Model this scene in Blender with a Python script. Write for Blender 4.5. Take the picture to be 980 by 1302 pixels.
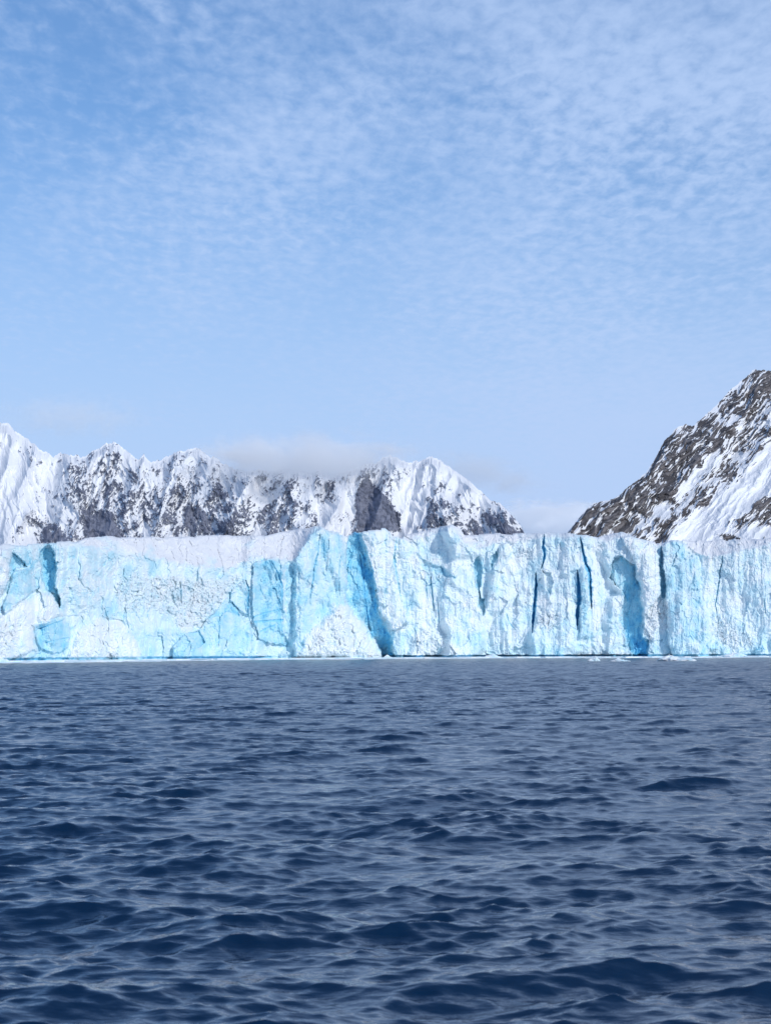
import bpy, math
import numpy as np
from mathutils import Matrix

scene = bpy.context.scene
for o in list(bpy.data.objects):
    bpy.data.objects.remove(o)
COL = scene.collection
R = math.radians

# ------------------------------------------------------------------ camera
FPX, CX, CY = 2400.0, 490.0, 651.0          # focal length and centre in photo pixels
CAM_H, HORIZON, ROLL = 2.0, 829.0, R(-0.2)
PITCH = math.atan((HORIZON - CY) / FPX)
cam_data = bpy.data.cameras.new("camera")
cam = bpy.data.objects.new("camera", cam_data)
COL.objects.link(cam)
CAM_M = Matrix.Rotation(R(90) + PITCH, 4, 'X') @ Matrix.Rotation(ROLL, 4, 'Z')
cam.matrix_world = Matrix.Translation((0, 0, CAM_H)) @ CAM_M
cam_data.sensor_fit = 'HORIZONTAL'
cam_data.sensor_width = 36.0
cam_data.lens = FPX / 980.0 * 36.0
cam_data.clip_start = 0.1
cam_data.clip_end = 40000
cam_data.dof.use_dof = True
cam_data.dof.focus_distance = 250.0
cam_data.dof.aperture_fstop = 8.5
scene.camera = cam

# ------------------------------------------------------------------ sky and sun
SUN_EL, SUN_AZ = R(29), R(38)               # azimuth measured from straight behind the camera towards the right
sun_dir = (math.sin(SUN_AZ) * math.cos(SUN_EL), -math.cos(SUN_AZ) * math.cos(SUN_EL), math.sin(SUN_EL))
world = bpy.data.worlds.new("World")
scene.world = world
world.use_nodes = True


class NT:
    """small helper for building node trees"""
    def __init__(self, tree):
        self.t = tree
        tree.nodes.clear()

    def n(self, kind, **kw):
        nd = self.t.nodes.new(kind)
        ins = kw.pop('ins', {})
        for k, v in kw.items():
            setattr(nd, k, v)
        for k, v in ins.items():
            self.put(nd.inputs[k], v)
        return nd

    def put(self, sock, v):
        if isinstance(v, bpy.types.NodeSocket):
            self.t.links.new(v, sock)
        elif isinstance(v, bpy.types.Node):
            self.t.links.new(v.outputs[0], sock)
        else:
            sock.default_value = v

    def m(self, op, a, b=None, c=None, clamp=False):
        nd = self.t.nodes.new('ShaderNodeMath')
        nd.operation = op
        nd.use_clamp = clamp
        for i, v in enumerate((a, b, c)):
            if v is not None:
                self.put(nd.inputs[i], v)
        return nd.outputs[0]

    def ramp(self, v, lo, hi, a=0.0, b=1.0):
        nd = self.t.nodes.new('ShaderNodeMapRange')
        nd.interpolation_type = 'SMOOTHSTEP'
        for i, x in enumerate((v, lo, hi, a, b)):
            self.put(nd.inputs[i], x)
        return nd.outputs[0]

    def mix(self, f, a, b):
        nd = self.t.nodes.new('ShaderNodeMix')
        nd.data_type = 'RGBA'
        self.put(nd.inputs[0], f)
        self.put(nd.inputs[6], a)
        self.put(nd.inputs[7], b)
        return nd.outputs[2]

    def noise(self, vec, scale, detail=4.0, rough=0.55, dist=0.0):
        nd = self.t.nodes.new('ShaderNodeTexNoise')
        self.put(nd.inputs['Vector'], vec)
        nd.inputs['Scale'].default_value = scale
        nd.inputs['Detail'].default_value = detail
        nd.inputs['Roughness'].default_value = rough
        nd.inputs['Distortion'].default_value = dist
        return nd.outputs[0]


W = NT(world.node_tree)
sky = W.n('ShaderNodeTexSky', sky_type='NISHITA', sun_disc=False, sun_elevation=SUN_EL,
          sun_rotation=math.atan2(sun_dir[0], sun_dir[1]), altitude=0.0, air_density=1.0,
          dust_density=0.5, ozone_density=2.0)
tc = W.n('ShaderNodeTexCoord')
sep = W.n('ShaderNodeSeparateXYZ', ins={0: tc.outputs['Generated']})
zz = W.m('ADD', W.m('MAXIMUM', sep.outputs[2], 0.0), 0.06)
px_ = W.m('DIVIDE', sep.outputs[0], zz)
py_ = W.m('DIVIDE', sep.outputs[1], zz)
pl = W.n('ShaderNodeCombineXYZ', ins={0: px_, 1: py_, 2: 0.0}).outputs[0]
rot = W.n('ShaderNodeMapping', vector_type='POINT', ins={0: pl})
rot.inputs['Rotation'].default_value = (0, 0, R(-14))
rot.inputs['Scale'].default_value = (1.45, 0.75, 1.0)
cover = W.noise(rot.outputs[0], 0.6, 3.0, 0.5, 0.1)
ripple = W.noise(rot.outputs[0], 23.0, 5.0, 0.55, 0.2)
mid = W.noise(rot.outputs[0], 2.6, 4.0, 0.6, 0.15)
side = W.ramp(px_, -0.9, 0.7, -0.17, 0.09)
dens = W.m('ADD', W.m('ADD', W.m('MULTIPLY', cover, 0.75), W.m('MULTIPLY', mid, 0.40)), side)
dens = W.m('ADD', dens, W.m('MULTIPLY', W.m('SUBTRACT', ripple, 0.5), W.ramp(W.noise(rot.outputs[0], 1.1, 3.0, 0.5, 0.2), 0.35, 0.68, 0.42, 0.85)))
opac = W.ramp(dens, 0.33, 0.84, 0.16, 0.93)
veil = W.ramp(sep.outputs[2], 0.06, 0.31, 0.92, 0.0)
opac = W.m('SUBTRACT', 1.0, W.m('MULTIPLY', W.m('SUBTRACT', 1.0, opac), W.m('SUBTRACT', 1.0, veil)))
opac = W.m('MULTIPLY', opac, W.ramp(sep.outputs[2], 0.26, 0.60, 1.0, 0.25))
SKY_S = 0.125
skyc = W.n('ShaderNodeVectorMath', operation='MULTIPLY', ins={0: sky.outputs[0], 1: (0.40, 0.67, 0.93)})
cloudc = (3.4, 4.55, 6.75, 1)
final = W.mix(opac, skyc.outputs[0], cloudc)
bg = W.n('ShaderNodeBackground', ins={0: final, 1: SKY_S})
W.n('ShaderNodeOutputWorld', ins={0: bg})

sun_data = bpy.data.lights.new("sun", 'SUN')
sun_data.energy = 2.15
sun_data.angle = R(0.5)
sun_data.color = (1.0, 0.955, 0.89)
sun = bpy.data.objects.new("sun", sun_data)
COL.objects.link(sun)
from mathutils import Vector
sun.rotation_mode = 'QUATERNION'
sun.rotation_quaternion = Vector(sun_dir).to_track_quat('Z', 'Y')

scene.view_settings.view_transform = 'Standard'
scene.view_settings.look = 'None'
scene.view_settings.gamma = 1.0
scene.view_settings.exposure = 0.16
scene.render.engine = 'CYCLES'
scene.cycles.max_bounces = 24
scene.cycles.glossy_bounces = 4
scene.cycles.transmission_bounces = 4
scene.cycles.diffuse_bounces = 6
scene.cycles.volume_bounces = 24
scene.cycles.use_denoising = True

# ------------------------------------------------------------------ numpy noise
F = np.float32


def hash2(ix, iy, seed):
    h = (ix.astype(np.int64) * 374761393 + iy.astype(np.int64) * 668265263 + seed * 974711) & 0xFFFFFFFF
    h = ((h ^ (h >> 13)) * 1274126177) & 0xFFFFFFFF
    h = ((h ^ (h >> 16)) * 2246822519) & 0xFFFFFFFF
    return ((h ^ (h >> 15)) & 0xFFFFFF).astype(F) / F(0xFFFFFF)


def perlin(x, y, seed=0):
    x = np.asarray(x, F); y = np.asarray(y, F)
    ix = np.floor(x); iy = np.floor(y)
    fx = x - ix; fy = y - iy
    ix = ix.astype(np.int64); iy = iy.astype(np.int64)
    u = fx * fx * fx * (fx * (fx * 6 - 15) + 10)
    v = fy * fy * fy * (fy * (fy * 6 - 15) + 10)

    def g(dx, dy):
        a = hash2(ix + dx, iy + dy, seed) * F(2 * math.pi)
        return np.cos(a) * (fx - dx) + np.sin(a) * (fy - dy)
    a = g(0, 0); b = g(1, 0); c = g(0, 1); d = g(1, 1)
    return ((a + (b - a) * u) + ((c + (d - c) * u) - (a + (b - a) * u)) * v) * F(1.5)


def fbm(x, y, octv=4, seed=0, gain=0.5, lac=2.03):
    s = np.zeros(np.broadcast(x, y).shape, F); a = 1.0; n = 0.0
    x = x + F(0); y = y + F(0)
    for i in range(octv):
        s += F(a) * perlin(x, y, seed + i * 17); n += a
        a *= gain; x = x * F(lac) + F(13.7); y = y * F(lac) - F(7.3)
    return s / F(n)


def ridged(x, y, octv=4, seed=0, gain=0.5, lac=2.03):
    s = np.zeros(np.broadcast(x, y).shape, F); a = 1.0; n = 0.0
    for i in range(octv):
        s += F(a) * (1 - 2 * np.abs(perlin(x, y, seed + i * 17))); n += a
        a *= gain; x = x * F(lac) + F(5.1); y = y * F(lac) + F(9.2)
    return s / F(n)


def facets(x, y, seed=0, tilt=1.0):
    """cellular noise: every cell is a flat chip with its own height and tilt; returns height and distance to the cell edge"""
    ix = np.floor(x).astype(np.int64); iy = np.floor(y).astype(np.int64)
    f1 = np.full(x.shape, 9, F); f2 = np.full(x.shape, 9, F); h = np.zeros(x.shape, F)
    for dx in (-1, 0, 1):
        for dy in (-1, 0, 1):
            cx = ix + dx; cy = iy + dy
            qx = cx + hash2(cx, cy, seed) - x; qy = cy + hash2(cx, cy, seed + 1) - y
            d = np.sqrt(qx * qx + qy * qy).astype(F)
            v = (hash2(cx, cy, seed + 2) - F(0.5)) + F(tilt) * ((hash2(cx, cy, seed + 3) - F(0.5)) * qx.astype(F) + (hash2(cx, cy, seed + 4) - F(0.5)) * qy.astype(F))
            near = d < f1
            f2 = np.where(near, f1, np.minimum(f2, d))
            h = np.where(near, v, h)
            f1 = np.where(near, d, f1)
    return h.astype(F), (f2 - f1).astype(F)


def sstep(a, b, x):
    t = np.clip((x - a) / (b - a), 0, 1)
    return (t * t * (3 - 2 * t)).astype(F)


def poly_sdf(X, Y, pts):
    """signed distance to a polygon, positive inside"""
    d = np.full(X.shape, 1e9, F); inside = np.zeros(X.shape, bool)
    n = len(pts)
    for i in range(n):
        ax, ay = pts[i]; bx, by = pts[(i + 1) % n]
        ex, ey = bx - ax, by - ay
        wx = X - F(ax); wy = Y - F(ay)
        t = np.clip((wx * F(ex) + wy * F(ey)) / F(ex * ex + ey * ey + 1e-9), 0, 1)
        dx = wx - t * F(ex); dy = wy - t * F(ey)
        d = np.minimum(d, dx * dx + dy * dy)
        if ay != by:
            cond = ((ay > Y) != (by > Y)) & (X < F(bx - ax) * (Y - F(ay)) / F(by - ay) + F(ax))
            inside ^= cond
    d = np.sqrt(d)
    return np.where(inside, d, -d).astype(F)


def line_dist(X, Y, pts):
    d = np.full(X.shape, 1e9, F)
    for (ax, ay), (bx, by) in zip(pts[:-1], pts[1:]):
        ex, ey = bx - ax, by - ay
        wx = X - F(ax); wy = Y - F(ay)
        t = np.clip((wx * F(ex) + wy * F(ey)) / F(ex * ex + ey * ey + 1e-9), 0, 1)
        d = np.minimum(d, (wx - t * F(ex)) ** 2 + (wy - t * F(ey)) ** 2)
    return np.sqrt(d).astype(F)


CM = np.array(CAM_M.to_3x3(), dtype=np.float64)


def unproject(px, py, Y):
    """world position of the photo pixel at ground distance Y"""
    lx = (px - CX) / FPX; ly = -(py - CY) / FPX
    dx = CM[0, 0] * lx + CM[0, 1] * ly - CM[0, 2]
    dy = CM[1, 0] * lx + CM[1, 1] * ly - CM[1, 2]
    dz = CM[2, 0] * lx + CM[2, 1] * ly - CM[2, 2]
    k = Y / dy
    return dx * k, dy * k, CAM_H + dz * k


# ------------------------------------------------------------------ meshes
def link_mesh(name, verts, faces, mat, parent=None, attrs=None, smooth=False):
    me = bpy.data.meshes.new(name)
    faces = np.asarray(faces, np.int32)
    k = faces.shape[1]
    me.vertices.add(len(verts)); me.loops.add(faces.size); me.polygons.add(len(faces))
    me.vertices.foreach_set('co', np.asarray(verts, F).ravel())
    me.loops.foreach_set('vertex_index', faces.ravel())
    me.polygons.foreach_set('loop_start', np.arange(0, faces.size, k, dtype=np.int32))
    me.polygons.foreach_set('use_smooth', np.full(len(faces), smooth, bool))
    me.update(calc_edges=True)
    if attrs is not None:
        a = me.color_attributes.new('mask', 'FLOAT_COLOR', 'POINT')
        a.data.foreach_set('color', np.asarray(attrs, F).ravel())
    me.materials.append(mat)
    o = bpy.data.objects.new(name, me)
    COL.objects.link(o)
    if parent is not None:
        o.parent = parent
    return o


def grid_faces(nr, nc):
    i = np.arange(nr - 1)[:, None] * nc + np.arange(nc - 1)[None, :]
    i = i.ravel()
    return np.stack([i, i + 1, i + nc + 1, i + nc], 1).astype(np.int32)


def submesh(verts, faces, sel, attrs):
    f = faces[sel]
    used = np.unique(f)
    remap = np.full(len(verts), -1, np.int32)
    remap[used] = np.arange(len(used))
    return verts[used], remap[f], attrs[used]


def tag(o, label=None, cat=None, group=None, kind=None):
    for k, v in (('label', label), ('category', cat), ('group', group), ('kind', kind)):
        if v:
            o[k] = v
    return o


def new_mat(name):
    m = bpy.data.materials.new(name)
    m.use_nodes = True
    return m, NT(m.node_tree)


# ------------------------------------------------------------------ materials
def ice_material():
    m, N = new_mat('glacier_ice')
    at = N.n('ShaderNodeAttribute', attribute_name='mask')
    s = N.n('ShaderNodeSeparateColor', ins={0: at.outputs['Color']})
    blue, greying, snow = s.outputs[0], s.outputs[1], s.outputs[2]
    pos = N.n('ShaderNodeTexCoord').outputs['Object']
    st = N.n('ShaderNodeMapping', ins={0: pos})
    st.inputs['Scale'].default_value = (1.0, 1.0, 0.28)
    n1 = N.noise(st.outputs[0], 0.5, 6.0, 0.62, 0.6)
    n2 = N.noise(pos, 2.2, 4.0, 0.6)
    b = N.m('ADD', blue, N.m('MULTIPLY', N.m('SUBTRACT', n1, 0.5), 0.34), clamp=True)
    b = N.m('ADD', b, N.m('MULTIPLY', N.m('SUBTRACT', n2, 0.5), 0.14), clamp=True)
    rp = N.n('ShaderNodeValToRGB', ins={0: b})
    e = rp.color_ramp.elements
    e[0].position = 0.0; e[0].color = (0.86, 0.885, 0.90, 1)
    e[1].position = 1.0; e[1].color = (0.10, 0.46, 0.75, 1)
    for p, c in ((0.18, (0.76, 0.86, 0.90, 1)), (0.42, (0.54, 0.775, 0.865, 1)), (0.66, (0.32, 0.66, 0.81, 1)), (0.85, (0.17, 0.54, 0.78, 1))):
        el = e.new(p); el.color = c
    c = N.mix(greying, rp.outputs[0], (0.30, 0.31, 0.35, 1))
    c = N.mix(snow, c, (0.80, 0.81, 0.835, 1))
    bh = N.m('ADD', N.noise(pos, 1.6, 6.0, 0.65), N.m('MULTIPLY', N.noise(st.outputs[0], 3.0, 4.0, 0.6), 0.6))
    bump = N.n('ShaderNodeBump', ins={'Strength': N.m('SUBTRACT', 0.40, N.m('MULTIPLY', snow, 0.25)), 'Distance': 0.35, 'Height': bh})
    p = N.n('ShaderNodeBsdfPrincipled', ins={'Base Color': c, 'Roughness': 0.55, 'IOR': 1.31, 'Normal': bump.outputs[0]})
    p.inputs['Specular IOR Level'].default_value = 0.35
    N.n('ShaderNodeOutputMaterial', ins={0: p})
    return m


def mountain_material(name, rock_a, rock_b, scale):
    m, N = new_mat(name)
    at = N.n('ShaderNodeAttribute', attribute_name='mask')
    s = N.n('ShaderNodeSeparateColor', ins={0: at.outputs['Color']})
    pos = N.n('ShaderNodeTexCoord').outputs['Object']
    n1 = N.noise(pos, scale, 6.0, 0.65, 0.4)
    rock = N.mix(N.ramp(N.m('ADD', n1, N.m('SUBTRACT', s.outputs[1], 0.5)), 0.3, 0.7), rock_a, rock_b)
    f = N.m('ADD', s.outputs[0], N.m('MULTIPLY', N.m('SUBTRACT', N.noise(pos, scale * 9, 4.0, 0.62), 0.5), 0.6))
    c = N.mix(N.ramp(f, 0.42, 0.58), (0.86, 0.87, 0.89, 1), rock)
    bump = N.n('ShaderNodeBump', ins={'Strength': 0.3, 'Distance': 4.0, 'Height': N.noise(pos, scale * 2, 6.0, 0.65)})
    p = N.n('ShaderNodeBsdfPrincipled', ins={'Base Color': c, 'Roughness': 0.85, 'Normal': bump.outputs[0]})
    p.inputs['Specular IOR Level'].default_value = 0.1
    N.n('ShaderNodeOutputMaterial', ins={0: p})
    return m


def water_material():
    m, N = new_mat('sea_water')
    at = N.n('ShaderNodeAttribute', attribute_name='mask')
    s = N.n('ShaderNodeSeparateColor', ins={0: at.outputs['Color']})
    pos = N.n('ShaderNodeTexCoord').outputs['Object']
    st = N.n('ShaderNodeMapping', ins={0: pos})
    st.inputs['Scale'].default_value = (0.55, 1.0, 1.0)
    h = N.m('ADD', N.m('MULTIPLY', N.noise(st.outputs[0], 4.0, 2.0, 0.5, 0.2), .8), N.m('MULTIPLY', N.noise(st.outputs[0], 13.0, 3.0, 0.55), 0.45))
    bump = N.n('ShaderNodeBump', ins={'Strength': 0.36, 'Distance': 0.05, 'Height': h})
    p = N.n('ShaderNodeBsdfPrincipled', ins={'Base Color': (0.0002, 0.016, 0.050, 1), 'Roughness': N.m('MAXIMUM', s.outputs[0], 0.02), 'IOR': 1.5, 'Normal': bump.outputs[0]})
    N.n('ShaderNodeOutputMaterial', ins={0: p})
    return m


def floe_material():
    m, N = new_mat('floating_ice')
    pos = N.n('ShaderNodeTexCoord').outputs['Object']
    c = N.mix(N.ramp(N.noise(pos, 0.6, 4.0), 0.35, 0.7), (0.86, 0.89, 0.91, 1), (0.58, 0.80, 0.88, 1))
    bump = N.n('ShaderNodeBump', ins={'Strength': 0.4, 'Distance': 0.1, 'Height': N.noise(pos, 4.0, 4.0)})
    p = N.n('ShaderNodeBsdfPrincipled', ins={'Base Color': c, 'Roughness': 0.5, 'Normal': bump.outputs[0]})
    N.n('ShaderNodeOutputMaterial', ins={0: p})
    return m


M_ICE = ice_material()
M_FLOE = floe_material()
M_WATER = water_material()
M_RANGE = mountain_material('hazed_rock_and_snow', (0.14, 0.155, 0.205, 1), (0.25, 0.265, 0.33, 1), 0.012)  # blue of the distant haze is put into the rock colour
M_PEAK = mountain_material('brown_rock_and_snow', (0.095, 0.088, 0.09, 1), (0.235, 0.215, 0.212, 1), 0.02)


# ------------------------------------------------------------------ sea
def front_distance(px):
    return np.interp(px, [-420, 0, 200, 490, 980, 1400], [350, 428, 500, 587, 594, 610])


def build_water():
    rng = np.random.default_rng(11)
    ang = np.concatenate([np.linspace(-1.0, -0.27, 110)[:-1], np.linspace(-0.27, 0.27, 1150), np.linspace(0.27, 1.0, 110)[1:]])
    r = np.concatenate([np.linspace(1.5, 6.5, 100)[:-1], np.exp(np.linspace(math.log(6.5), math.log(60.0), 740))[:-1],
                        np.exp(np.linspace(math.log(60.0), math.log(620.0), 1300)), [750, 1000, 2000, 8000]])
    RR, AA = np.meshgrid(r.astype(F), np.tan(ang).astype(F), indexing='ij')
    X = RR * AA
    Yg = RR.copy()
    dr = np.gradient(r).astype(F)[:, None]
    dx = (np.gradient(np.tan(ang)).astype(F)[None, :] * RR)
    Z = np.zeros_like(X); DX = np.zeros_like(X); DY = np.zeros_like(X)
    nw = 170
    lost = np.zeros_like(X)
    lam = np.exp(rng.uniform(math.log(0.075), math.log(5.0), nw))
    for L in lam:
        th = rng.normal(0, 0.58 + .3 * math.exp(-L / .6)) + 0.10
        kx, ky = math.sin(th), -math.cos(th)
        k = 2 * math.pi / L
        # steepness split among the waves, most of it near 0.7 m
        steep = 0.0205 * math.exp(-0.5 * (math.log(L / 0.24) / 0.8) ** 2) + 0.006 + .0145 * math.exp(-0.5 * (math.log(L / 1.05) / 0.75) ** 2)
        amp = steep / k
        fade = sstep(1.6, 3.2, L / np.maximum(dr * abs(ky) + dx * abs(kx), 1e-4))
        lost += (1 - fade ** 2) * F(.5 * steep ** 2)
        ph = (X * F(kx) + Yg * F(ky)) * F(k) + F(rng.uniform(0, 6.283))
        c = np.cos(ph) * fade * F(amp); s = np.sin(ph) * fade * F(amp)
        Z += c; DX -= s * F(kx) * F(1.15); DY -= s * F(ky) * F(1.15)
    # gusts: patches of rougher and calmer water
    g = 1.0 + 0.8 * fbm(X / 2.5, Yg / 4, 4, 5) + .4 * fbm(X / 30, Yg / 60, 3, 6)
    Z *= g
    near = sstep(1.5, 4.0, RR)
    V = np.stack([X + DX * g * near, Yg + DY * g * near, Z * near], -1).reshape(-1, 3)
    # waves too small for the mesh become micro-roughness of the surface
    rough = np.sqrt(np.sqrt(lost * 2) * .9) * .5
    att = np.stack([rough, rough * 0, rough * 0, rough * 0 + 1], -1).reshape(-1, 4)
    o = link_mesh('water', V, grid_faces(len(r), len(ang)), M_WATER, smooth=True, attrs=att)
    tag(o, 'dark blue rippled sea reaching from the camera to the ice cliff', 'sea', None, 'structure')


# ------------------------------------------------------------------ glacier
def zoom(pts, ox, oy=660, k=4.9):
    return [(ox + x / k, oy + y / k) for x, y in pts]


Z1 = lambda *p: zoom(p, 0)
Z2 = lambda *p: zoom(p, 190)
Z3 = lambda *p: zoom(p, 380)
Z4 = lambda *p: zoom(p, 570)
Z5 = lambda *p: zoom(p, 760, 660, 4.4545)

TOP = [(-420, 705), (-200, 698), (-80, 695), (0, 692), (30, 693), (60, 691), (75, 690), (100, 688), (110, 684), (135, 682), (150, 683), (190, 683), (230, 683),
       (270, 680), (300, 681), (340, 680), (365, 675), (385, 672), (400, 669), (407, 668), (420, 675), (430, 678), (440, 682), (445, 680),
       (450, 677), (470, 675), (485, 673), (490, 674), (500, 681), (510, 683), (515, 680), (530, 676), (545, 673), (560, 671), (572, 668),
       (585, 672), (590, 680), (600, 679), (640, 678), (660, 679), (680, 679), (700, 678), (720, 676), (735, 680), (745, 680), (760, 684),
       (775, 680), (790, 678), (805, 682), (825, 688), (840, 690), (850, 687), (870, 686), (900, 688), (925, 687), (950, 686), (980, 684),
       (1080, 688), (1200, 684), (1400, 690)]
EDGE = [(-420, 716), (-200, 706), (0, 700), (30, 694), (60, 692), (95, 695), (130, 698), (150, 705), (180, 707), (220, 716), (260, 722), (300, 724), (318, 712), (345, 710),
        (360, 715), (375, 713), (385, 692), (400, 672), (440, 684), (450, 678), (490, 675), (505, 684), (520, 688), (545, 682), (560, 676), (575, 672), (592, 692),
        (610, 698), (630, 690), (640, 687), (655, 691), (690, 683), (735, 683), (745, 684), (770, 690), (790, 682), (815, 690), (835, 700),
        (845, 690), (865, 688), (885, 704), (905, 709), (925, 704), (945, 700), (980, 692), (1080, 698), (1200, 694), (1400, 702)]

# name, outline, relief in metres (+ towards the sea), blue, edge softness px, part label
BLOCKS = [
    ('ice_pillar', Z1((-60, 180), (65, 190), (60, 330), (40, 420), (0, 490), (-60, 520)), 2.0, .10, 1.0, None),
    ('ice_hollow', Z1((70, 215), (130, 240), (165, 300), (110, 300), (80, 330), (65, 290)), -3.0, .62, .8, None),
    ('ice_prow', Z1((90, 315), (180, 320), (240, 430), (170, 480), (30, 590), (22, 540), (60, 420)), 2.6, .50, 1.2, 'pale blue pointed ice prow'),
    ('ice_column', Z1((75, 190), (190, 200), (262, 270), (255, 400), (200, 340), (140, 300)), .6, .42, 1.0, None),
    ('ice_recess', Z1((255, 200), (300, 160), (330, 200), (350, 300), (345, 430), (375, 480), (378, 560), (300, 450), (262, 380), (250, 280)), -4.5, .74, 1.0, 'shadowed blue recess'),
    ('ice_panel', Z1((330, 160), (470, 180), (490, 250), (620, 300), (670, 400), (650, 470), (560, 560), (480, 600), (385, 600), (378, 500), (350, 320)), .6, .34, 1.5, None),
    ('ice_rubble', Z1((-60, 620), (0, 600), (240, 450), (330, 470), (385, 600), (230, 680), (210, 760), (230, 820), (60, 880), (-60, 900)), 3.4, .08, 2.5, 'white lumpy ice rubble'),
    ('ice_block', Z1((205, 660), (390, 615), (440, 680), (430, 800), (330, 840), (250, 800), (215, 720)), 1.6, .62, 1.0, 'fractured blue ice block'),
    ('ice_ledge', Z1((640, 490), (730, 480), (780, 600), (770, 635), (640, 605)), 1.2, .47, .9, None),  # blue of a shadow on the cliff put into the colour
    ('ice_rubble', Z1((400, 900), (480, 700), (600, 620), (760, 640), (830, 720), (900, 900)), 4.0, .10, 6.0, 'white domed heap of fallen ice'),
    ('ice_arch', Z2((150, 800), (190, 745), (230, 710), (310, 690), (360, 620), (460, 520), (520, 530), (570, 600), (620, 640), (645, 800), (610, 890), (150, 890)), 2.6, .50, .9, 'blue arched ice block'),
    ('ice_spire', Z2((520, 430), (590, 370), (622, 440), (612, 600), (560, 570), (505, 500)), 2.2, .46, .8, None),
    ('ice_panel', Z2((645, 275), (700, 265), (770, 240), (830, 290), (835, 500), (842, 785), (740, 775), (690, 745), (640, 600)), 2.2, .62, .8, 'blue layered ice panel'),
    ('ice_column', Z2((842, 280), (905, 255), (935, 330), (935, 800), (848, 800)), -.6, .48, 1.2, None),
    ('ice_tower', Z3((-30, 250), (10, 180), (60, 100), (130, 50), (230, 80), (270, 120), (298, 230), (300, 520), (330, 860), (-30, 860)), 3.4, .43, 3.0, 'tall pale blue ice tower'),
    ('ice_gully', Z3((296, 140), (330, 75), (385, 70), (420, 200), (470, 350), (488, 520), (540, 680), (582, 720), (580, 800), (612, 880), (530, 880), (480, 760), (400, 650), (330, 590), (298, 500)), -5.0, .72, .7, 'deep blue shaded gully between towers'),
    ('ice_buttress', Z3((385, 70), (520, 50), (612, 105), (596, 250), (640, 520), (690, 640), (580, 700), (500, 560), (474, 400), (440, 250)), 2.0, .13, .8, 'white fluted ice buttress'),
    ('ice_rubble', Z3((-20, 900), (60, 700), (140, 640), (250, 530), (330, 560), (380, 680), (460, 790), (540, 900)), 5.0, .06, 4.0, 'white cone of fallen ice'),
    ('ice_ledge', Z3((760, 250), (840, 290), (900, 300), (975, 370), (920, 360), (840, 335), (780, 320)), -1.4, .5, .8, None),
    ('ice_rubble', Z3((670, 890), (700, 740), (790, 670), (900, 720), (990, 800), (1010, 890)), 1.6, .16, 2.5, 'pale ice rubble'),
    ('ice_recess', Z4((155, 280), (190, 230), (212, 330), (198, 430), (200, 500), (225, 505), (226, 580), (215, 605), (190, 540), (188, 430), (165, 350)), -3.2, .66, .8, None),
    ('ice_hollow', Z4((258, 250), (297, 200), (303, 240), (272, 305)), -2.6, .5, .7, None),
    ('ice_pillar', Z4((320, 160), (370, 150), (390, 200), (360, 270), (310, 340), (280, 480), (245, 560), (250, 420), (300, 260)), 1.6, .2, 1.0, None),
    ('ice_recess', Z4((588, 325), (640, 335), (652, 400), (640, 475), (605, 430)), -1.8, .2, .8, None),
    ('ice_slab', Z4((826, 300), (862, 280), (880, 400), (882, 550), (880, 745), (818, 745), (824, 500)), 1.2, .46, .7, 'narrow pale blue ice slab'),
    ('ice_column', Z4((755, 320), (800, 320), (798, 540), (770, 540)), -1.0, .32, .7, None),
    ('ice_wedge', Z5((90, 215), (140, 210), (190, 250), (208, 250), (236, 400), (262, 570), (250, 680), (292, 690), (270, 800), (200, 800), (165, 700), (128, 560), (150, 430), (60, 330)), -3.2, .62, .8, 'blue wedge of ice cut into the cliff'),
    ('ice_buttress', Z5((130, 100), (200, 95), (300, 130), (345, 200), (358, 430), (262, 540), (240, 380), (212, 240)), 1.8, .10, 1.0, 'white ice buttress'),
    ('ice_rubble', Z5((258, 530), (330, 450), (390, 460), (382, 560), (330, 640), (292, 700), (255, 620)), 1.0, .05, 1.0, None),
    ('ice_cleft', Z5((362, 160), (350, 210), (356, 300), (362, 435), (386, 445), (390, 380), (372, 300), (368, 200)), -1.8, .80, 1.2, 'dark blue cleft beside the rounded tower'),
    ('ice_tower', Z5((368, 150), (390, 130), (430, 122), (490, 148), (545, 195), (565, 250), (580, 350), (585, 450), (612, 530), (645, 640), (625, 800), (430, 800), (400, 700), (388, 520), (388, 440), (372, 290), (364, 200)), 3.2, .42, 1.4, 'rounded pale blue ice tower'),
]
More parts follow.
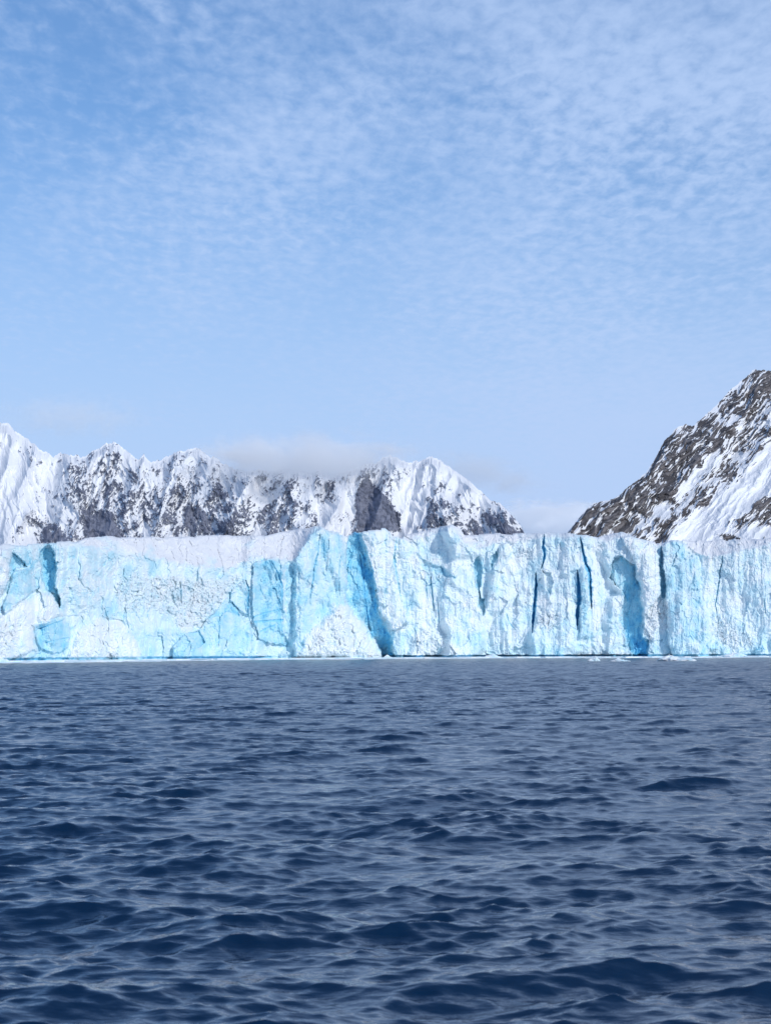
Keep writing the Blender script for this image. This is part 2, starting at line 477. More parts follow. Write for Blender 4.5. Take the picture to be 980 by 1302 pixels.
# crevices: outline, half width px, depth m, blue
CRACKS = [
    (Z4((597, 95), (590, 170), (600, 220), (580, 310)), 1.5, -6.0, .85),
    (Z4((542, 330), (546, 400), (540, 500), (530, 600), (522, 712)), 1.7, -8.0, .97),
    (Z4((820, 105), (838, 200), (852, 270), (875, 330), (885, 450), (892, 560)), 1.6, -7.0, .92),
    (Z4((803, 320), (810, 400), (814, 500), (802, 600), (803, 690)), 2.0, -9.0, .98),
    (Z2((600, 380), (618, 440), (612, 540), (614, 600)), 1.2, -5.0, .8),
    (Z2((192, 390), (195, 480), (200, 525)), 1.1, -4.0, .7),
    (Z2((440, 600), (435, 700), (430, 790)), .8, -1.5, .6),
    (Z2((760, 260), (800, 340), (828, 420), (828, 560)), .9, -2.0, .8),
    (Z3((130, 90), (120, 200), (95, 300), (85, 400), (70, 470), (72, 550)), .8, -2.2, .62),
    (Z3((262, 220), (250, 320), (250, 400), (255, 480)), .7, -1.6, .6),
    (Z3((606, 120), (592, 250), (615, 380), (640, 520)), .9, -3.0, .55),
    (Z3((790, 380), (800, 500)), .6, -1.5, .5), (Z3((820, 360), (830, 470), (842, 575)), .8, -3.0, .6), (Z3((865, 520), (872, 650)), .6, -1.5, .5),
    (Z3((380, 220), (400, 350), (410, 480), (440, 690)), .9, -2.5, .92),
    (Z4((360, 590), (380, 650), (425, 700)), .8, -1.2, .5),
    (Z5((702, 195), (706, 235), (692, 290), (680, 400), (665, 480), (676, 560)), .8, -3.0, .5),
    (Z5((940, 440), (948, 540)), .7, -2.0, .5), (Z5((925, 200), (925, 330)), .6, -1.0, .4),
    (Z1((720, 480), (760, 400), (775, 300)), .7, -1.6, .3),
    (Z1((540, 440), (560, 500), (572, 575)), .6, -1.0, .35),
    (Z1((225, 690), (390, 630)), .7, -1.2, .8), (Z1((290, 770), (430, 740)), .6, -1.0, .7),
    (Z2((650, 610), (740, 580), (820, 560)), .6, -.8, .75), (Z2((660, 640), (830, 630)), .9, -1.0, .8), (Z2((690, 700), (780, 660)), .6, -.8, .75),
]
# crushed, gravelly ice: outline, strength, share of grey
CRUSHED = [
    (Z2((-60, 350), (200, 350), (380, 385), (570, 350), (530, 440), (480, 500), (440, 540), (330, 640), (200, 700), (140, 600), (-60, 560)), 1.0, .28),
    (Z1((720, 400), (800, 330), (980, 360), (980, 560), (780, 590), (700, 500)), .9, .25),
    (Z1((-40, 650), (100, 640), (120, 760), (40, 870), (-40, 870)), .9, .2),
    (Z1((400, 360), (650, 340), (650, 560), (400, 600)), .45, .06),
    (Z4((430, 160), (540, 180), (540, 260), (420, 240)), .8, .38),
    (Z4((540, 560), (700, 580), (680, 690), (560, 680)), .9, .16),
    (Z3((400, 150), (470, 300), (480, 350), (440, 300)), .7, .3),
    (Z3((0, 870), (140, 650), (250, 540), (370, 680), (500, 860)), .9, .0),
    (Z5((258, 530), (330, 450), (390, 460), (382, 560), (330, 640), (292, 710), (250, 620)), 1.0, .22),
    (Z5((270, 760), (380, 560), (385, 620), (300, 770)), .4, .25),
    (Z5((640, 560), (700, 560), (890, 660), (890, 740), (720, 740), (620, 640)), .9, .1),
    (Z3((690, 840), (700, 740), (790, 670), (900, 720), (980, 840)), .6, .08),
    (Z1((420, 870), (480, 720), (600, 640), (720, 660), (760, 860)), .55, .03),
]


def build_glacier():
    px = np.concatenate([np.arange(-420, -6, 1.6), np.arange(-6, 986, 0.55), np.arange(986, 1400, 1.6)])
    nc = len(px)
    nr = 330
    top = np.interp(px, *zip(*TOP)) + 1.6 * fbm(px / 9, px * 0 + 3.3, 5, 71, .6) + 3.0 * facets((px / 13).astype(F), (px * 0 + .5).astype(F), 73, .8)[0] * np.interp(px, [80, 110, 380, 400], [1, .3, .3, 1])
    edge = np.maximum(np.interp(px, *zip(*EDGE)), top + 0.8)
    Yf = front_distance(px)
    # waterline pixel of each column
    t = np.linspace(800, 880, 801)
    base = np.empty(nc)
    for i, (p, y) in enumerate(zip(px, Yf)):
        z = unproject(p, t, y)[2]
        base[i] = np.interp(-0.0, -z, t)
    v = np.linspace(0, 1, nr)[:, None]
    bot = base + 7.0
    PY = (bot + (top - bot) * v).astype(F)
    PX = np.broadcast_to(px, PY.shape).astype(F)
    mpp = (Yf / FPX).astype(F)                  # metres per pixel at the front
    XM = PX * mpp; ZM = (base - PY).astype(F) * mpp
    # warped pixel coordinates so outlines break up like ice
    wx = PX + 3.0 * fbm(PX / 12, PY / 14, 3, 3) + 1.3 * fbm(PX / 3, PY / 3.5, 3, 8)
    wy = PY + 3.0 * fbm(PX / 12, PY / 12, 3, 4) + 1.3 * fbm(PX / 3, PY / 3.5, 3, 9)

    D = np.zeros_like(PY); blue = np.full(PY.shape, .18, F); crush = np.zeros_like(PY); greying = np.zeros_like(PY)
    label = np.zeros(PY.shape, np.int32); blockw = np.zeros(PY.shape, F)
    blue += .26 * fbm(PX / 22, PY / 26, 4, 25) + .10 * fbm(PX / 55, PY / 40, 3, 21) + .16 * sstep(.1, .6, fbm(PX / 30, PY / 60, 4, 23))
    blue += .10 * sstep(base - 45, base - 8, PY) + .10 * sstep(360, 300, PX)
    # broad bays and buttresses of the whole wall
    D += 4.6 * fbm(PX / 75, PY / 300, 2, 31) + 2.4 * fbm(PX / 26, PY / 110, 3, 32)
    for k, (name, pts, h, bl, soft, lab) in enumerate(BLOCKS):
        xs = [p[0] for p in pts]; ys = [p[1] for p in pts]
        c0, c1 = np.searchsorted(px, [min(xs) - 12, max(xs) + 12])
        if c1 <= c0:
            continue
        sl = np.s_[:, c0:c1]
        d = poly_sdf(wx[sl], wy[sl], pts)
        w = sstep(-soft, soft, d)
        if name == 'ice_rubble':
            lump = np.clip(d / 14, 0, 1)
            D[sl] += w * h * (.25 + .75 * np.sqrt(lump))
        elif name == 'ice_gully':
            u = np.clip((wx[sl] - np.interp(wy[sl], [675, 760, 790, 835], [441, 441, 452, 487])) / np.interp(wy[sl], [675, 735, 800, 835], [16, 34, 34, 20]), 0, 1)
            D[sl] = D[sl] * (1 - w) + w * (-10.0 + 9.5 * u ** 1.2)
            bl = .66 + .24 * sstep(.25, .8, u) + .2 * sstep(795, 830, wy[sl])
        elif name == 'ice_wedge':
            u = np.clip((wx[sl] - 776) / 44, 0, 1)
            D[sl] += w * (-3.6 - 1.2 * np.sin(u * 3.1))
            bl = .46 + .36 * u + .3 * sstep(760, 815, wy[sl]) * u
        elif name in ('ice_tower', 'ice_buttress', 'ice_pillar', 'ice_slab'):
            D[sl] += w * (1.45 * h + 2.2 * np.sqrt(np.clip(d / 16, 0, 1)) - .8)
        else:
            D[sl] += w * h
        bl = bl * .88
        wc = sstep(-4.0, 4.5, d + 5.0 * fbm(PX[sl] / 5, PY[sl] / 8, 4, 60 + k))
        bl = bl + .30 * fbm(PX[sl] / 11, PY[sl] / 16, 4, 260 + k)
        blue[sl] = blue[sl] * (1 - wc) + wc * bl
        label[sl] = np.where(d > 0, k + 1, label[sl])
        blockw[sl] = np.maximum(blockw[sl], sstep(-6, 4, d))
    # leaning upper facets of the arched block, cut back from its crest
    a = poly_sdf(wx, wy, Z2((370, 620), (460, 520), (520, 530), (570, 605), (480, 580), (440, 600)))
    D -= sstep(-.6, .6, a) * 1.8; blue += sstep(-.6, .6, a) * .12  # added blue paints in the darker shading of these facets
    a = poly_sdf(wx, wy, Z2((225, 712), (315, 695), (345, 770), (300, 800), (260, 740)))
    D -= sstep(-.6, .6, a) * 1.5; blue += sstep(-.6, .6, a) * .12
    for pts, st_, dr in CRUSHED:
        d = poly_sdf(wx, wy, pts)
        w = sstep(-5, 6, d + 4 * fbm(PX / 7, PY / 7, 3, 91))
        crush = np.maximum(crush, w * st_); greying = np.maximum(greying, w * dr)
    for pts, hw, dep, bl in CRACKS:
        d = line_dist(PX + .25 * (wx - PX), PY + .25 * (wy - PY), pts) + .4 * fbm(PX / 3, PY / 4, 2, 47)
        y0_, y1_ = min(p[1] for p in pts), max(p[1] for p in pts)
        if y1_ - y0_ > 12:
            q = np.clip((PY - y0_) / (y1_ - y0_), 0, 1)
            ext = (np.sin(np.clip(q, .02, .98) * math.pi) ** .6 * (.8 + .55 * fbm(PY / 6, PX / 40, 3, int(y0_ * 7) % 97))).clip(.12, 1.3)
        else:
            ext = 1.0
        w = 1 - sstep(.15, 1.3, d / (hw * 1.7 * ext))
        D += w * dep * .38
        w2 = 1 - sstep(.9, 2.3, d / (hw * ext)); bl = bl * .9
        blue = blue * (1 - w2) + w2 * np.maximum(blue, bl)
    blue = blue * (1 - crush * .55) + crush * .55 * .06

    # flutes, chips and grain
    flute = fbm(XM / 1.3, ZM / 13, 4, 41, .6)
    D += .42 * flute + .35 * ridged(XM / 3.4, ZM / 22, 3, 45)
    qx = XM + 1.3 * fbm(XM / 2.6, ZM / 3.2, 3, 7) + 2.2 * fbm(XM / 9, ZM / 9, 2, 10)
    qz = ZM + 1.6 * fbm(XM / 2.6, ZM / 3.2, 3, 9) + 2.2 * fbm(XM / 9, ZM / 9, 2, 12)
    f1, e1 = facets(qx / 5.2, qz / 8.5, 51, 1.8)
    f2, e2 = facets(qx / 1.7, qz / 2.3, 55, 1.8)
    f3, e3 = facets((XM + .3 * (qx - XM)) / .7, (ZM + .3 * (qz - ZM)) / .7, 59, 1.6)
    scal = np.abs(fbm(qx / 3.8, qz / 5.0, 5, 131, .55))          # scalloped fracture faces
    scal2 = np.abs(fbm(XM / 1.1 + qx * .2, ZM / 1.3, 4, 135, .6))
    cl = sstep(.0, .5, fbm(XM / 16, ZM / 12, 3, 66) + .1)
    f0, e0 = facets(qx / 10, qz / 19, 50, 1.8)
    for ax, wd in ((1, 9), (0, 7)):             # worn edges between the big planes
        cs = np.cumsum(np.pad(f0, [(wd, wd) if a_ == ax else (0, 0) for a_ in (0, 1)], mode='edge'), axis=ax, dtype=np.float64)
        ix = np.arange(f0.shape[ax])
        f0 = ((np.take(cs, ix + 2 * wd - 1, axis=ax) - np.take(cs, ix, axis=ax)) / (2 * wd - 1)).astype(F)
    D += 3.6 * f0 * (1 - .5 * crush) + .9 * f1 + (.30 * cl + .10 + .65 * crush) * f2 + (.06 + .40 * crush) * f3
    D += 1.7 * scal + (.35 + .9 * crush + .3 * cl) * scal2
    # broken fracture lines, mostly upright; crazing where the ice is crushed
    hl = np.abs(fbm(qx / 4.5, qz / 13, 3, 141)); hm = sstep(.05, .4, fbm(XM / 5, ZM / 8, 3, 143))
    hair = (1 - sstep(.008, .03, hl)) * hm
    hb = np.abs(fbm(qx / 8, qz / 5, 3, 145)); hair = np.maximum(hair, (1 - sstep(.006, .022, hb)) * sstep(.1, .45, fbm(XM / 6, ZM / 6, 3, 147)))
    craze = crush * (1 - sstep(.015, .09, np.abs(fbm(qx / 1.5, qz / 1.5, 3, 151)))) * sstep(-.25, .25, fbm(XM / 3, ZM / 3, 3, 153))
    D -= .35 * hair + .30 * craze
    greying = np.clip(greying * (.35 + 1.2 * craze) * sstep(-.3, .35, fbm(XM / .9, ZM / .9, 4, 77)) * 1.0, 0, .45)  # crushed ice turns greyer, most of all along its crazing
    blue += .16 * hair - .04 * f2 + .30 * (scal - .22) + .05 * flute

    # wave-cut notch along the waterline
    z_here = ZM
    ext = np.clip(np.interp(PX, [-420, 0, 20, 100, 180, 230, 330, 350, 480, 505, 520, 770, 800, 930, 960, 1400], [.6, .7, .8, .6, .5, 1, .9, .15, .15, .5, 1, 1, .6, .5, .8, .8]) + .25 * fbm(PX / 14, PX * 0, 2, 88), 0, 1).astype(F)
    notch = (1 - sstep(.65, 1.05, z_here + .25 * fbm(PX / 6, PX * 0 + 1, 2, 89))) * ext
    D -= notch * 2.2
    blue = blue * (1 - notch) + notch * .85

    # the snow slope above the lip leans back
    e = edge.astype(F)
    kern = np.exp(-.5 * (np.arange(-30, 31) / 11.0) ** 2); kern /= kern.sum()
    es = np.convolve(np.pad(edge, 30, mode='edge'), kern, mode='valid').astype(F)
    above = np.clip(es - PY, 0, None) * (1 - blockw)
    snowm = sstep(-3.0, 5.0, (e - PY) + 8 * fbm(PX / 8, PY / 7, 4, 97))
    snowm = snowm * (.45 + .55 * sstep(-.3, .05, fbm((XM + ZM) / 9, (ZM - XM * .3) / 5, 4, 105) + .012 * (e - PY)))
    nat = np.clip((e - top.astype(F)) / 8, 0, 1)       # where the lip is the skyline no ramp is needed
    setback = .07 * np.clip(ZM, 0, None) + above * mpp * 1.7
    roll = np.clip(1 - (PY - top.astype(F)) / 2.2, 0, 1) ** 2 * 1.4
    sn = snowm * nat
    D = D * (1 - .35 * sn) + sn * (1.2 * fbm(XM / 7, ZM / 4, 4, 99) + .45 * f2 + .9 * ridged((XM + ZM * .9) / 4.0, (ZM - XM * .4) / 9, 5, 101) - .35 * sstep(.0, .3, fbm(XM / 9, ZM / 5, 3, 104)) * (1 - sstep(.01, .05, np.abs(fbm((XM + ZM * .9) / 5, (ZM - XM * .5) / 14, 3, 103)))))
    crust = sn * (1 - .8 * crush)
    snowc = np.clip(crust * 1.0, 0, 1)
    Y = (Yf + setback + roll - D).astype(np.float64)
    X3, Y3, Z3_ = unproject(PX.astype(np.float64), PY.astype(np.float64), Y)

    # ice surface running back from the skyline towards the mountains
    s = np.array([.8, 2, 4.5, 9, 18, 35, 70, 140, 300, 600, 1300, 2300])[:, None]
    tx, ty, tz = X3[-1], Y3[-1], Z3_[-1]
    k = s / ty
    BX = tx * (1 + k); BY = ty + s
    und = 1.3 * fbm((BX / 22).astype(F), (BY / 22).astype(F), 3, 121)
    BZ = tz + .024 * s - .5 * np.minimum(s, 1.5) + und * np.minimum(s / 60, 1) - .15
    V = np.concatenate([np.stack([X3, Y3, Z3_], -1).reshape(-1, 3), np.stack([BX, BY, BZ], -1).reshape(-1, 3)])
    att = np.stack([np.clip(blue, 0, 1), greying, snowc, np.ones_like(blue)], -1).reshape(-1, 4)
    attb = np.zeros((BX.size, 4), F); attb[:, 2] = 1; attb[:, 3] = 1
    att = np.concatenate([att, attb])
    nrt = nr + len(s)
    faces = grid_faces(nrt, nc)
    SNOW = len(BLOCKS) + 1
    lab = np.where((sn > .5) & (label == 0), SNOW, label)
    lab = np.concatenate([lab.ravel(), np.full(BX.size, SNOW)])
    fl = lab[faces[:, 0]]
    root = bpy.data.objects.new('glacier', None)
    COL.objects.link(root)
    root.location = (0, 300, 0)
    tag(root, 'long blue and white glacier front with sheer ice cliff rising from the sea', 'glacier')
    names = [('ice_cliff', None)] + [(b[0], b[5]) for b in BLOCKS] + [('snow_field', 'smooth grey white snow slope on top of the glacier')]
    V = V - np.array([0, 300, 0])
    for k, (nm, lb) in enumerate(names):
        sel = fl == k
        if not sel.any():
            continue
        v_, f_, a_ = submesh(V, faces, sel, att)
        o = link_mesh(nm, v_, f_, M_ICE, root, a_)
        if lb:
            o['label'] = lb


# ------------------------------------------------------------------ mountains
def mountain_sheet(name, px, crest, bot_py, nr, ybase, ycrest, relief_fn, mat, back=500.0):
    v = np.linspace(0, 1, nr)[:, None]
    PY = (bot_py + (crest - bot_py) * v).astype(F)
    PX = np.broadcast_to(px, PY.shape).astype(F)
    D, rock, tone = relief_fn(PX, PY, np.broadcast_to(crest, PY.shape).astype(F), np.broadcast_to(v, PY.shape).astype(F))
    up = np.clip((bot_py - PY) / np.maximum(bot_py - crest, 4), 0, 1)
    hgt = (bot_py - PY)
    Y = ybase + (ycrest - ybase) * np.clip(hgt / 170.0, 0, 2.0) ** .92 - D * np.clip((1 - v) * 14, .25, 1) * np.clip(v * 8, .2, 1)
    X3, Y3, Z3_ = unproject(PX.astype(np.float64), PY.astype(np.float64), Y.astype(np.float64))
    s = np.array([12, 40, 110, 260, 600])[:, None]
    tx, ty, tz = X3[-1], Y3[-1], Z3_[-1]
    BX = tx * (1 + s / ty); BY = ty + s
    BZ = tz - .75 * s - .1
    V = np.concatenate([np.stack([X3, Y3, Z3_], -1).reshape(-1, 3), np.stack([BX, BY, BZ], -1).reshape(-1, 3)])
    att = np.stack([np.clip(rock, 0, 1), tone, tone * 0, tone * 0 + 1], -1).reshape(-1, 4).astype(F)
    ab = np.zeros((BX.size, 4), F); ab[:, 3] = 1
    return link_mesh(name, V, grid_faces(nr + len(s), len(px)), mat, None, np.concatenate([att, ab]))


RANGE_CREST = [(-420, 600), (-300, 575), (-200, 590), (-120, 560), (-60, 549), (-20, 543), (0, 538), (8, 538), (20, 548), (35, 558), (50, 570), (58, 575), (68, 580), (75, 577), (95, 579),
               (108, 580), (118, 575), (130, 567), (145, 563), (152, 567), (165, 577), (175, 585), (183, 578), (192, 588), (205, 585), (222, 577), (235, 572),
               (250, 569), (262, 578), (275, 583), (285, 590), (300, 597), (312, 599), (330, 597), (345, 600), (360, 597), (380, 599), (395, 602), (405, 599),
               (420, 604), (440, 599), (460, 592), (478, 588), (485, 582), (497, 579), (508, 584), (520, 588), (533, 586), (545, 581), (560, 586), (572, 595),
               (585, 603), (600, 615), (615, 628), (625, 637), (635, 639), (645, 650), (655, 660), (662, 668), (668, 682), (676, 700), (700, 712)]


def range_relief(PX, PY, C, v):
    # spurs fall from the crest, leaning a little to either side
    sx = PX + 8 * fbm(PX / 40, PY / 40, 3, 5)
    lean = (PY - C)
    spur = ridged((sx + .25 * lean) / 46, lean / 170, 2, 11)
    spur2 = ridged((sx - .35 * lean) / 21, lean / 50, 3, 15, .45)
    rib = ridged((sx + .3 * lean) / 7, lean / 15, 4, 19, .6)
    D = 90 * spur + 26 * spur2 + 3 * rib
    # rock shows on the steep left-hand and frontal flanks
    n = fbm((sx + .45 * lean) / 11, lean / 17, 5, 23, .62)
    n2 = .7 * fbm((sx - .4 * lean) / 3.4, lean / 4.6, 4, 27, .65) + .55 * fbm((sx + .5 * lean) / 1.5, lean / 2.0, 3, 28, .6)
    big = fbm(sx / 38, lean / 42, 3, 33)
    n3 = ridged((sx + .5 * lean) / 4.2, lean / 7.5, 4, 29, .62) - .25
    bias = np.interp(v, [0, .15, .4, .7, .9, 1], [.10, .12, .10, .05, .02, -.12]).astype(F)
    bias = bias + np.interp(PX, [-50, 0, 60, 100, 150, 280, 400, 450, 520, 600, 640, 668], [-.22, -.22, -.12, .05, .08, .06, .02, .0, -.12, -.06, .12, .3]).astype(F)
    f = .52 * n + .52 * n2 + .40 * n3 + .25 * big + .22 * (spur2 - .3) + bias * .8 - .28

    def patch(pts, s, soft=5):
        return s * sstep(-soft, soft, poly_sdf(sx, PY + 3 * n, pts) + 4 * n2)
    f = f + patch([(455, 660), (457, 628), (467, 604), (480, 618), (492, 640), (505, 655), (504, 674), (456, 676)], .85, 3)
    f = f + patch([(98, 660), (108, 640), (125, 648), (148, 655), (152, 685), (110, 684)], .42)
    f = f + patch([(48, 690), (55, 662), (72, 668), (92, 690)], .40)
    f = f + patch([(225, 675), (240, 640), (262, 650), (275, 678)], .3)
    f = f + patch([(520, 670), (545, 632), (570, 640), (590, 662), (620, 650), (668, 684), (640, 690)], .16)
    f = f - patch([(400, 680), (432, 625), (450, 600), (455, 640), (440, 676)], .28)
    f = f - patch([(505, 670), (512, 610), (530, 600), (540, 650), (520, 685)], .30)
    f = f - patch([(545, 585), (590, 612), (625, 640), (600, 640), (560, 610)], .32)
    f = f - patch([(-60, 560), (20, 560), (50, 620), (20, 670), (-60, 680)], .15)
    rock = sstep(.0, .07, f)
    D = D + rock * (6 + 8 * n2) + 4 * n
    tone = np.clip(.5 + .5 * fbm(PX / 5, PY / 5, 3, 39), 0, 1)
    return D.astype(F), rock, tone


def build_range():
    px = np.concatenate([np.arange(-420, -6, 2.0), np.arange(-6, 701, .55)])
    crest = np.interp(px, *zip(*RANGE_CREST))
    j = 5.0 * fbm(px / 6, px * 0 + .5, 5, 61, .65) + 1.4 * (np.abs(fbm(px / 3, px * 0, 3, 63)) - .3)
    crest = crest + j * np.interp(px, [560, 590, 660, 700], [1, .6, .5, 0])
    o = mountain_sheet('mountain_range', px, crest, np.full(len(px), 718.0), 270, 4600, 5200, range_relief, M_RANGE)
    tag(o, 'long jagged snowy mountain ridge speckled with dark rock behind the glacier', 'mountain range', None, 'structure')


PEAK_CREST = [(708, 716), (716, 694), (722, 676), (735, 660), (745, 648), (755, 640), (768, 637), (785, 632), (797, 620), (810, 610), (822, 600), (830, 588), (838, 572),
              (845, 560), (852, 553), (858, 546), (872, 539), (880, 542), (890, 533), (905, 520), (920, 505), (935, 490), (950, 477), (960, 469), (967, 470),
              (980, 471), (1000, 466), (1040, 440), (1100, 425), (1200, 400), (1300, 440), (1400, 520)]
ZP = lambda *p: zoom(p, 620, 440, 2.7222)


def peak_relief(PX, PY, C, v):
    wx = PX + 7 * fbm(PX / 30, PY / 30, 4, 105); wy = PY + 7 * fbm(PX / 30, PY / 30, 4, 107)
    # along a: down the fall line to the lower left; across b
    ca, sa = math.cos(R(131)), math.sin(R(131))
    a = wx * F(ca) + wy * F(sa); b = -wx * F(sa) + wy * F(ca)
    streak = fbm(b / 6.5, a / 24, 5, 111, .62)
    streak2 = fbm(b / 1.9, a / 11, 4, 115, .62)
    strata = fbm((wx * .55 + wy) / 3.2, (wx - wy * .55) / 24, 4, 117, .6)
    chunk = fbm(wx / 9, wy / 9, 5, 119, .62)
    f = np.full(PX.shape, -.29, F)

    def patch(pts, s, soft=6):
        return s * sstep(-soft, soft, poly_sdf(wx, wy, pts) + 3 * streak2)
    f = f + patch(ZP((270, 660), (280, 630), (350, 545), (450, 505), (560, 425), (590, 325), (640, 290), (690, 265), (720, 280), (780, 215), (850, 140), (930, 70), (1000, 60), (1000, 190),
                     (900, 260), (830, 345), (760, 390), (700, 445), (640, 530), (560, 590), (480, 650), (420, 690)), .50)
    f = f + patch(ZP((440, 690), (560, 600), (660, 520), (760, 420), (860, 300), (940, 235), (1000, 240), (1000, 330), (930, 380), (880, 460), (810, 500), (740, 560), (660, 620), (590, 690)), .30)
    f = f + patch(ZP((820, 615), (880, 570), (940, 520), (1010, 470), (1010, 640), (930, 620)), .42)
    f = f + patch(ZP((560, 690), (610, 620), (650, 580), (650, 630), (600, 680)), .25)
    f = f + patch(ZP((795, 655), (840, 645), (880, 668), (820, 670)), .55, 2)
    f = f + patch(ZP((1000, 60), (1000, 700), (1800, 700), (1800, -200)), .22)
    f = f - patch(ZP((620, 700), (800, 520), (900, 450), (1000, 360), (1000, 500), (820, 610), (790, 700)), .35)
    f = f - patch(ZP((560, 600), (700, 455), (830, 350), (800, 400), (640, 560), (520, 660)), .18, 3)
    f = f - patch(ZP((800, 230), (900, 250), (880, 290), (790, 270)), .25, 4)
    g = f + .75 * streak + .60 * streak2 + .28 * chunk + .12 * strata
    g = g - .18 * sstep(.35, .75, ridged(b / 5.0, a / 60, 3, 123)) * sstep(-.4, .2, chunk + .2)
    rock = sstep(-.02, .07, g)
    rug = ridged(b / 34, a / 120, 3, 131, .4)
    D = 50 * rug + 5 * ridged(b / 13, a / 45, 4, 133) + rock * (6 + 6 * strata + 4 * streak2) + 6 * chunk
    D = D * sstep(0.02, .25, v + .1)
    tone = np.clip(.45 + .9 * strata, 0, 1)
    return D.astype(F), rock, tone


def build_peak():
    px = np.concatenate([np.arange(708, 990, .5), np.arange(990, 1400, 2.0)])
    crest = np.interp(px, *zip(*PEAK_CREST))
    crest = crest + (3.0 * fbm(px / 6, px * 0 + .5, 4, 161, .6)) * np.interp(px, [708, 730, 800], [.2, .4, 1])
    o = mountain_sheet('mountain', px, crest, np.full(len(px), 718.0), 380, 3000, 3600, peak_relief, M_PEAK)
    tag(o, 'steep dark brown rocky mountain with snow gullies rising at the right', 'mountain', None, 'structure')


# ------------------------------------------------------------------ floating ice
def growler(name, px_c, dist_off, w, h, label, seed):
    """one lump of glacier ice afloat: displaced dome with a wet underside"""
    Yc = float(front_distance(px_c)) - dist_off
    X, Y, _ = unproject(px_c, 836.0, Yc)
    rng = np.random.default_rng(seed)
    na, nr = 64, 22
    th = np.linspace(0, 2 * math.pi, na, endpoint=False)
    ph = np.linspace(-.5, math.pi / 2, nr)
    T, P = np.meshgrid(th, ph)
    cx, cy = np.cos(T) * np.cos(P), np.sin(T) * np.cos(P)
    prof = 1 + .45 * fbm((cx * 1.6 + seed).astype(F), (cy * 1.6 + P).astype(F), 3, seed)
    hh, _e = facets((cx * 3 + 10 * seed).astype(F), (cy * 3).astype(F), seed, 1.8)
    x = cx * w / 2 * prof
    y = cy * w / 3.2 * prof
    peak = .55 + .45 * np.exp(-((cx - rng.uniform(-.5, .5)) / .38) ** 2)
    z = np.where(P > 0, np.sin(P) ** .8 * h * peak * (1 + .35 * hh + .3 * fbm((cx * 4).astype(F), (cy * 4 + seed).astype(F), 3, seed + 3)), np.sin(P) * .8)
    V = np.stack([x, y, z], -1).reshape(-1, 3)
    f = []
    for r_ in range(nr - 1):
        for c in range(na):
            f.append((r_ * na + c, r_ * na + (c + 1) % na, (r_ + 1) * na + (c + 1) % na, (r_ + 1) * na + c))
    o = link_mesh(name, V, f, M_FLOE)
    o.location = (X, Y, 0)
    tag(o, label, 'iceberg', 'small icebergs at the foot of the cliff')
    return o


def build_floating_ice():
    growler('iceberg', 860, 225, 7.6, 1.15, 'widest low white iceberg floating before the rounded blue ice tower', 3)
    growler('iceberg', 755, 215, 2.2, .9, 'tiny pointed white iceberg floating below the narrow blue clefts', 5)
    growler('iceberg', 788, 230, 3.6, .55, 'low flat iceberg afloat in front of the blue wedge of ice', 8)
    growler('iceberg', 1, 50, 3.5, 1.5, 'small white iceberg at the far left end of the cliff foot', 12)
    growler('iceberg', 625, 22, 5.6, 1.2, 'low white iceberg lying against the cliff foot right of the white dome', 15)
    growler('iceberg', 493, 26, 3.2, 1.0, 'small iceberg at the mouth of the deep blue gully', 19)
    growler('iceberg', 932, 20, 8.5, 1.4, 'long white iceberg hugging the cliff foot at the far right', 23)
    # belt of brash: countless thin plates, crowded near the cliff
    rng = np.random.default_rng(4)
    V, Fc = [], []
    n = 7000
    pxs = rng.uniform(-380, 1360, n)
    off = 4 + 60 * rng.beta(1.2, 1.4, n)
    size = np.exp(rng.normal(.75, .55, n))
    for p, d, s in zip(pxs, off, size):
        Yc = float(front_distance(p)) - d * (.8 + .25 * math.sin(p / 61) + .12 * math.sin(p / 17))
        X = (p - CX) / FPX * Yc
        k = 7
        a = np.sort(rng.uniform(0, 2 * math.pi, k))
        rr = s * rng.uniform(.7, 1.25, k)
        h = .07 + .10 * rng.random() + (.25 if rng.random() < .04 else 0)
        b = len(V)
        for q in range(k):
            V.append((X + rr[q] * 1.5 * math.cos(a[q]), Yc + rr[q] * math.sin(a[q]), -.1))
        for q in range(k):
            V.append((X + .9 * rr[q] * 1.5 * math.cos(a[q]), Yc + .9 * rr[q] * math.sin(a[q]), h))
        V.append((X, Yc, h + .02))
        for q in range(k):
            q2 = (q + 1) % k
            Fc.append((b + q, b + q2, b + k + q2)); Fc.append((b + q, b + k + q2, b + k + q)); Fc.append((b + k + q, b + k + q2, b + 2 * k))
    o = link_mesh('brash_ice', V, Fc, M_FLOE)
    tag(o, 'thin white belt of brash ice along the foot of the cliff', 'brash ice', None, 'stuff')


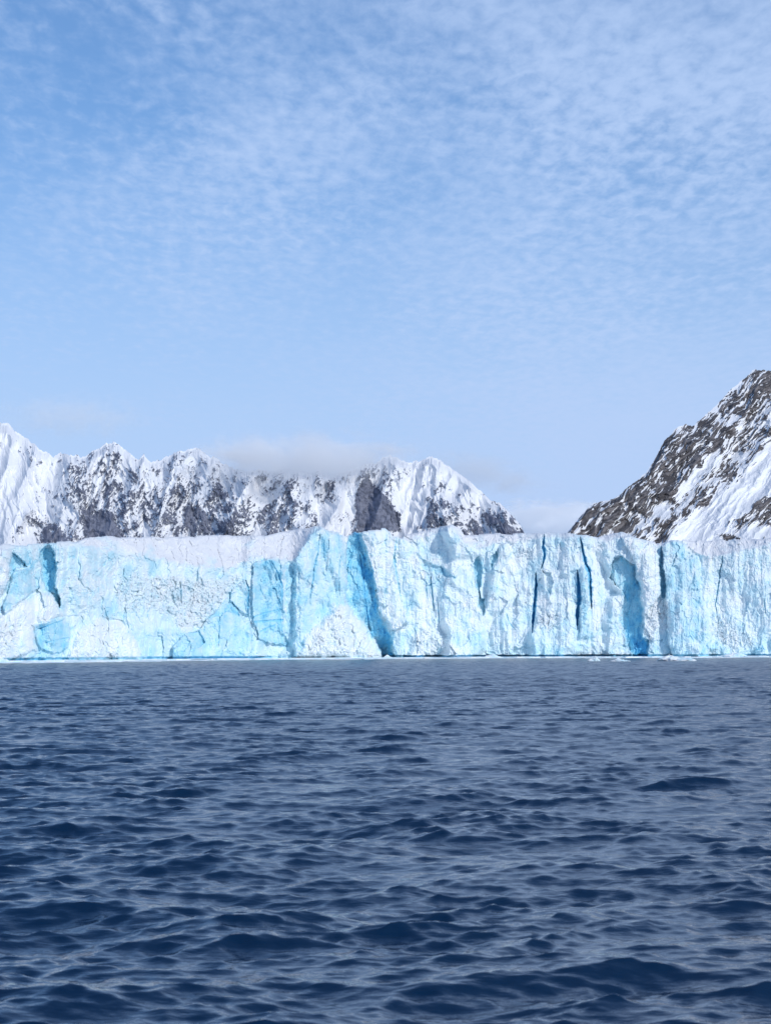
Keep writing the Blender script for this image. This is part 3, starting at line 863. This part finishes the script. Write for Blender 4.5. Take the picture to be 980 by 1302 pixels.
# ------------------------------------------------------------------ clouds
def cloud(label, px_c, py_c, dist, w_px, h_px, depth, density, seed, tilt=0.0):
    X, Y, Zc = unproject(px_c, py_c, dist)
    k = dist / FPX
    rx, rz = w_px * k / 2, h_px * k / 2
    na, nr = 48, 24
    th = np.linspace(0, 2 * math.pi, na, endpoint=False)
    ph = np.linspace(-math.pi / 2, math.pi / 2, nr)
    V = []
    for p in ph:
        for t in th:
            x, y, z = math.cos(t) * math.cos(p), math.sin(t) * math.cos(p), math.sin(p)
            V.append((x, y, z))
    f = [(r_ * na + c, r_ * na + (c + 1) % na, (r_ + 1) * na + (c + 1) % na, (r_ + 1) * na + c) for r_ in range(nr - 1) for c in range(na)]
    m, N = new_mat('cloud_vapour')
    pos = N.n('ShaderNodeTexCoord').outputs['Object']
    ln = N.n('ShaderNodeVectorMath', operation='LENGTH', ins={0: pos}).outputs['Value']
    mp = N.n('ShaderNodeMapping', ins={0: pos})
    mp.inputs['Scale'].default_value = (rx / 220, depth / 220, rz / 130)
    mp.inputs['Location'].default_value = (seed * 3.1, seed * 1.7, 0)
    nz = N.noise(mp.outputs[0], 2.4, 6.0, .6, .6)
    d = N.m('SUBTRACT', N.m('ADD', N.m('MULTIPLY', nz, 2.2), -.22), N.m('POWER', ln, 1.3))
    d = N.m('POWER', N.ramp(d, 0.0, .8), 1.6)
    d = N.m('MULTIPLY', d, density)
    vol = N.n('ShaderNodeVolumePrincipled', ins={'Density': d, 'Anisotropy': -.62})
    vol.inputs['Color'].default_value = (.998, .998, .998, 1)
    out = N.n('ShaderNodeOutputMaterial')
    N.t.links.new(vol.outputs[0], out.inputs['Volume'])
    o = link_mesh('cloud', V, f, m)
    o.location = (X, Y, Zc)
    o.scale = (rx, depth, rz)
    o.rotation_euler = (0, tilt, 0)
    tag(o, label, 'cloud', 'low clouds about the summits', 'thing')
    return o


def build_clouds():
    cloud('long white cloud draped over the middle of the snowy ridge', 385, 588, 4980, 370, 92, 330, .012, 7)
    cloud('thin white cloud trailing right of the snowy summit down towards the gap', 610, 600, 5600, 230, 60, 250, .0045, 2, R(11))
    cloud('pale cloud bank filling the gap between ridge and rocky mountain', 705, 668, 9500, 280, 74, 500, .03, 3)
    cloud('faint cloud wisp above the left end of the ridge', 90, 530, 8000, 260, 74, 300, .002, 4)


build_water()
build_range()
build_peak()
build_glacier()
build_floating_ice()
build_clouds()
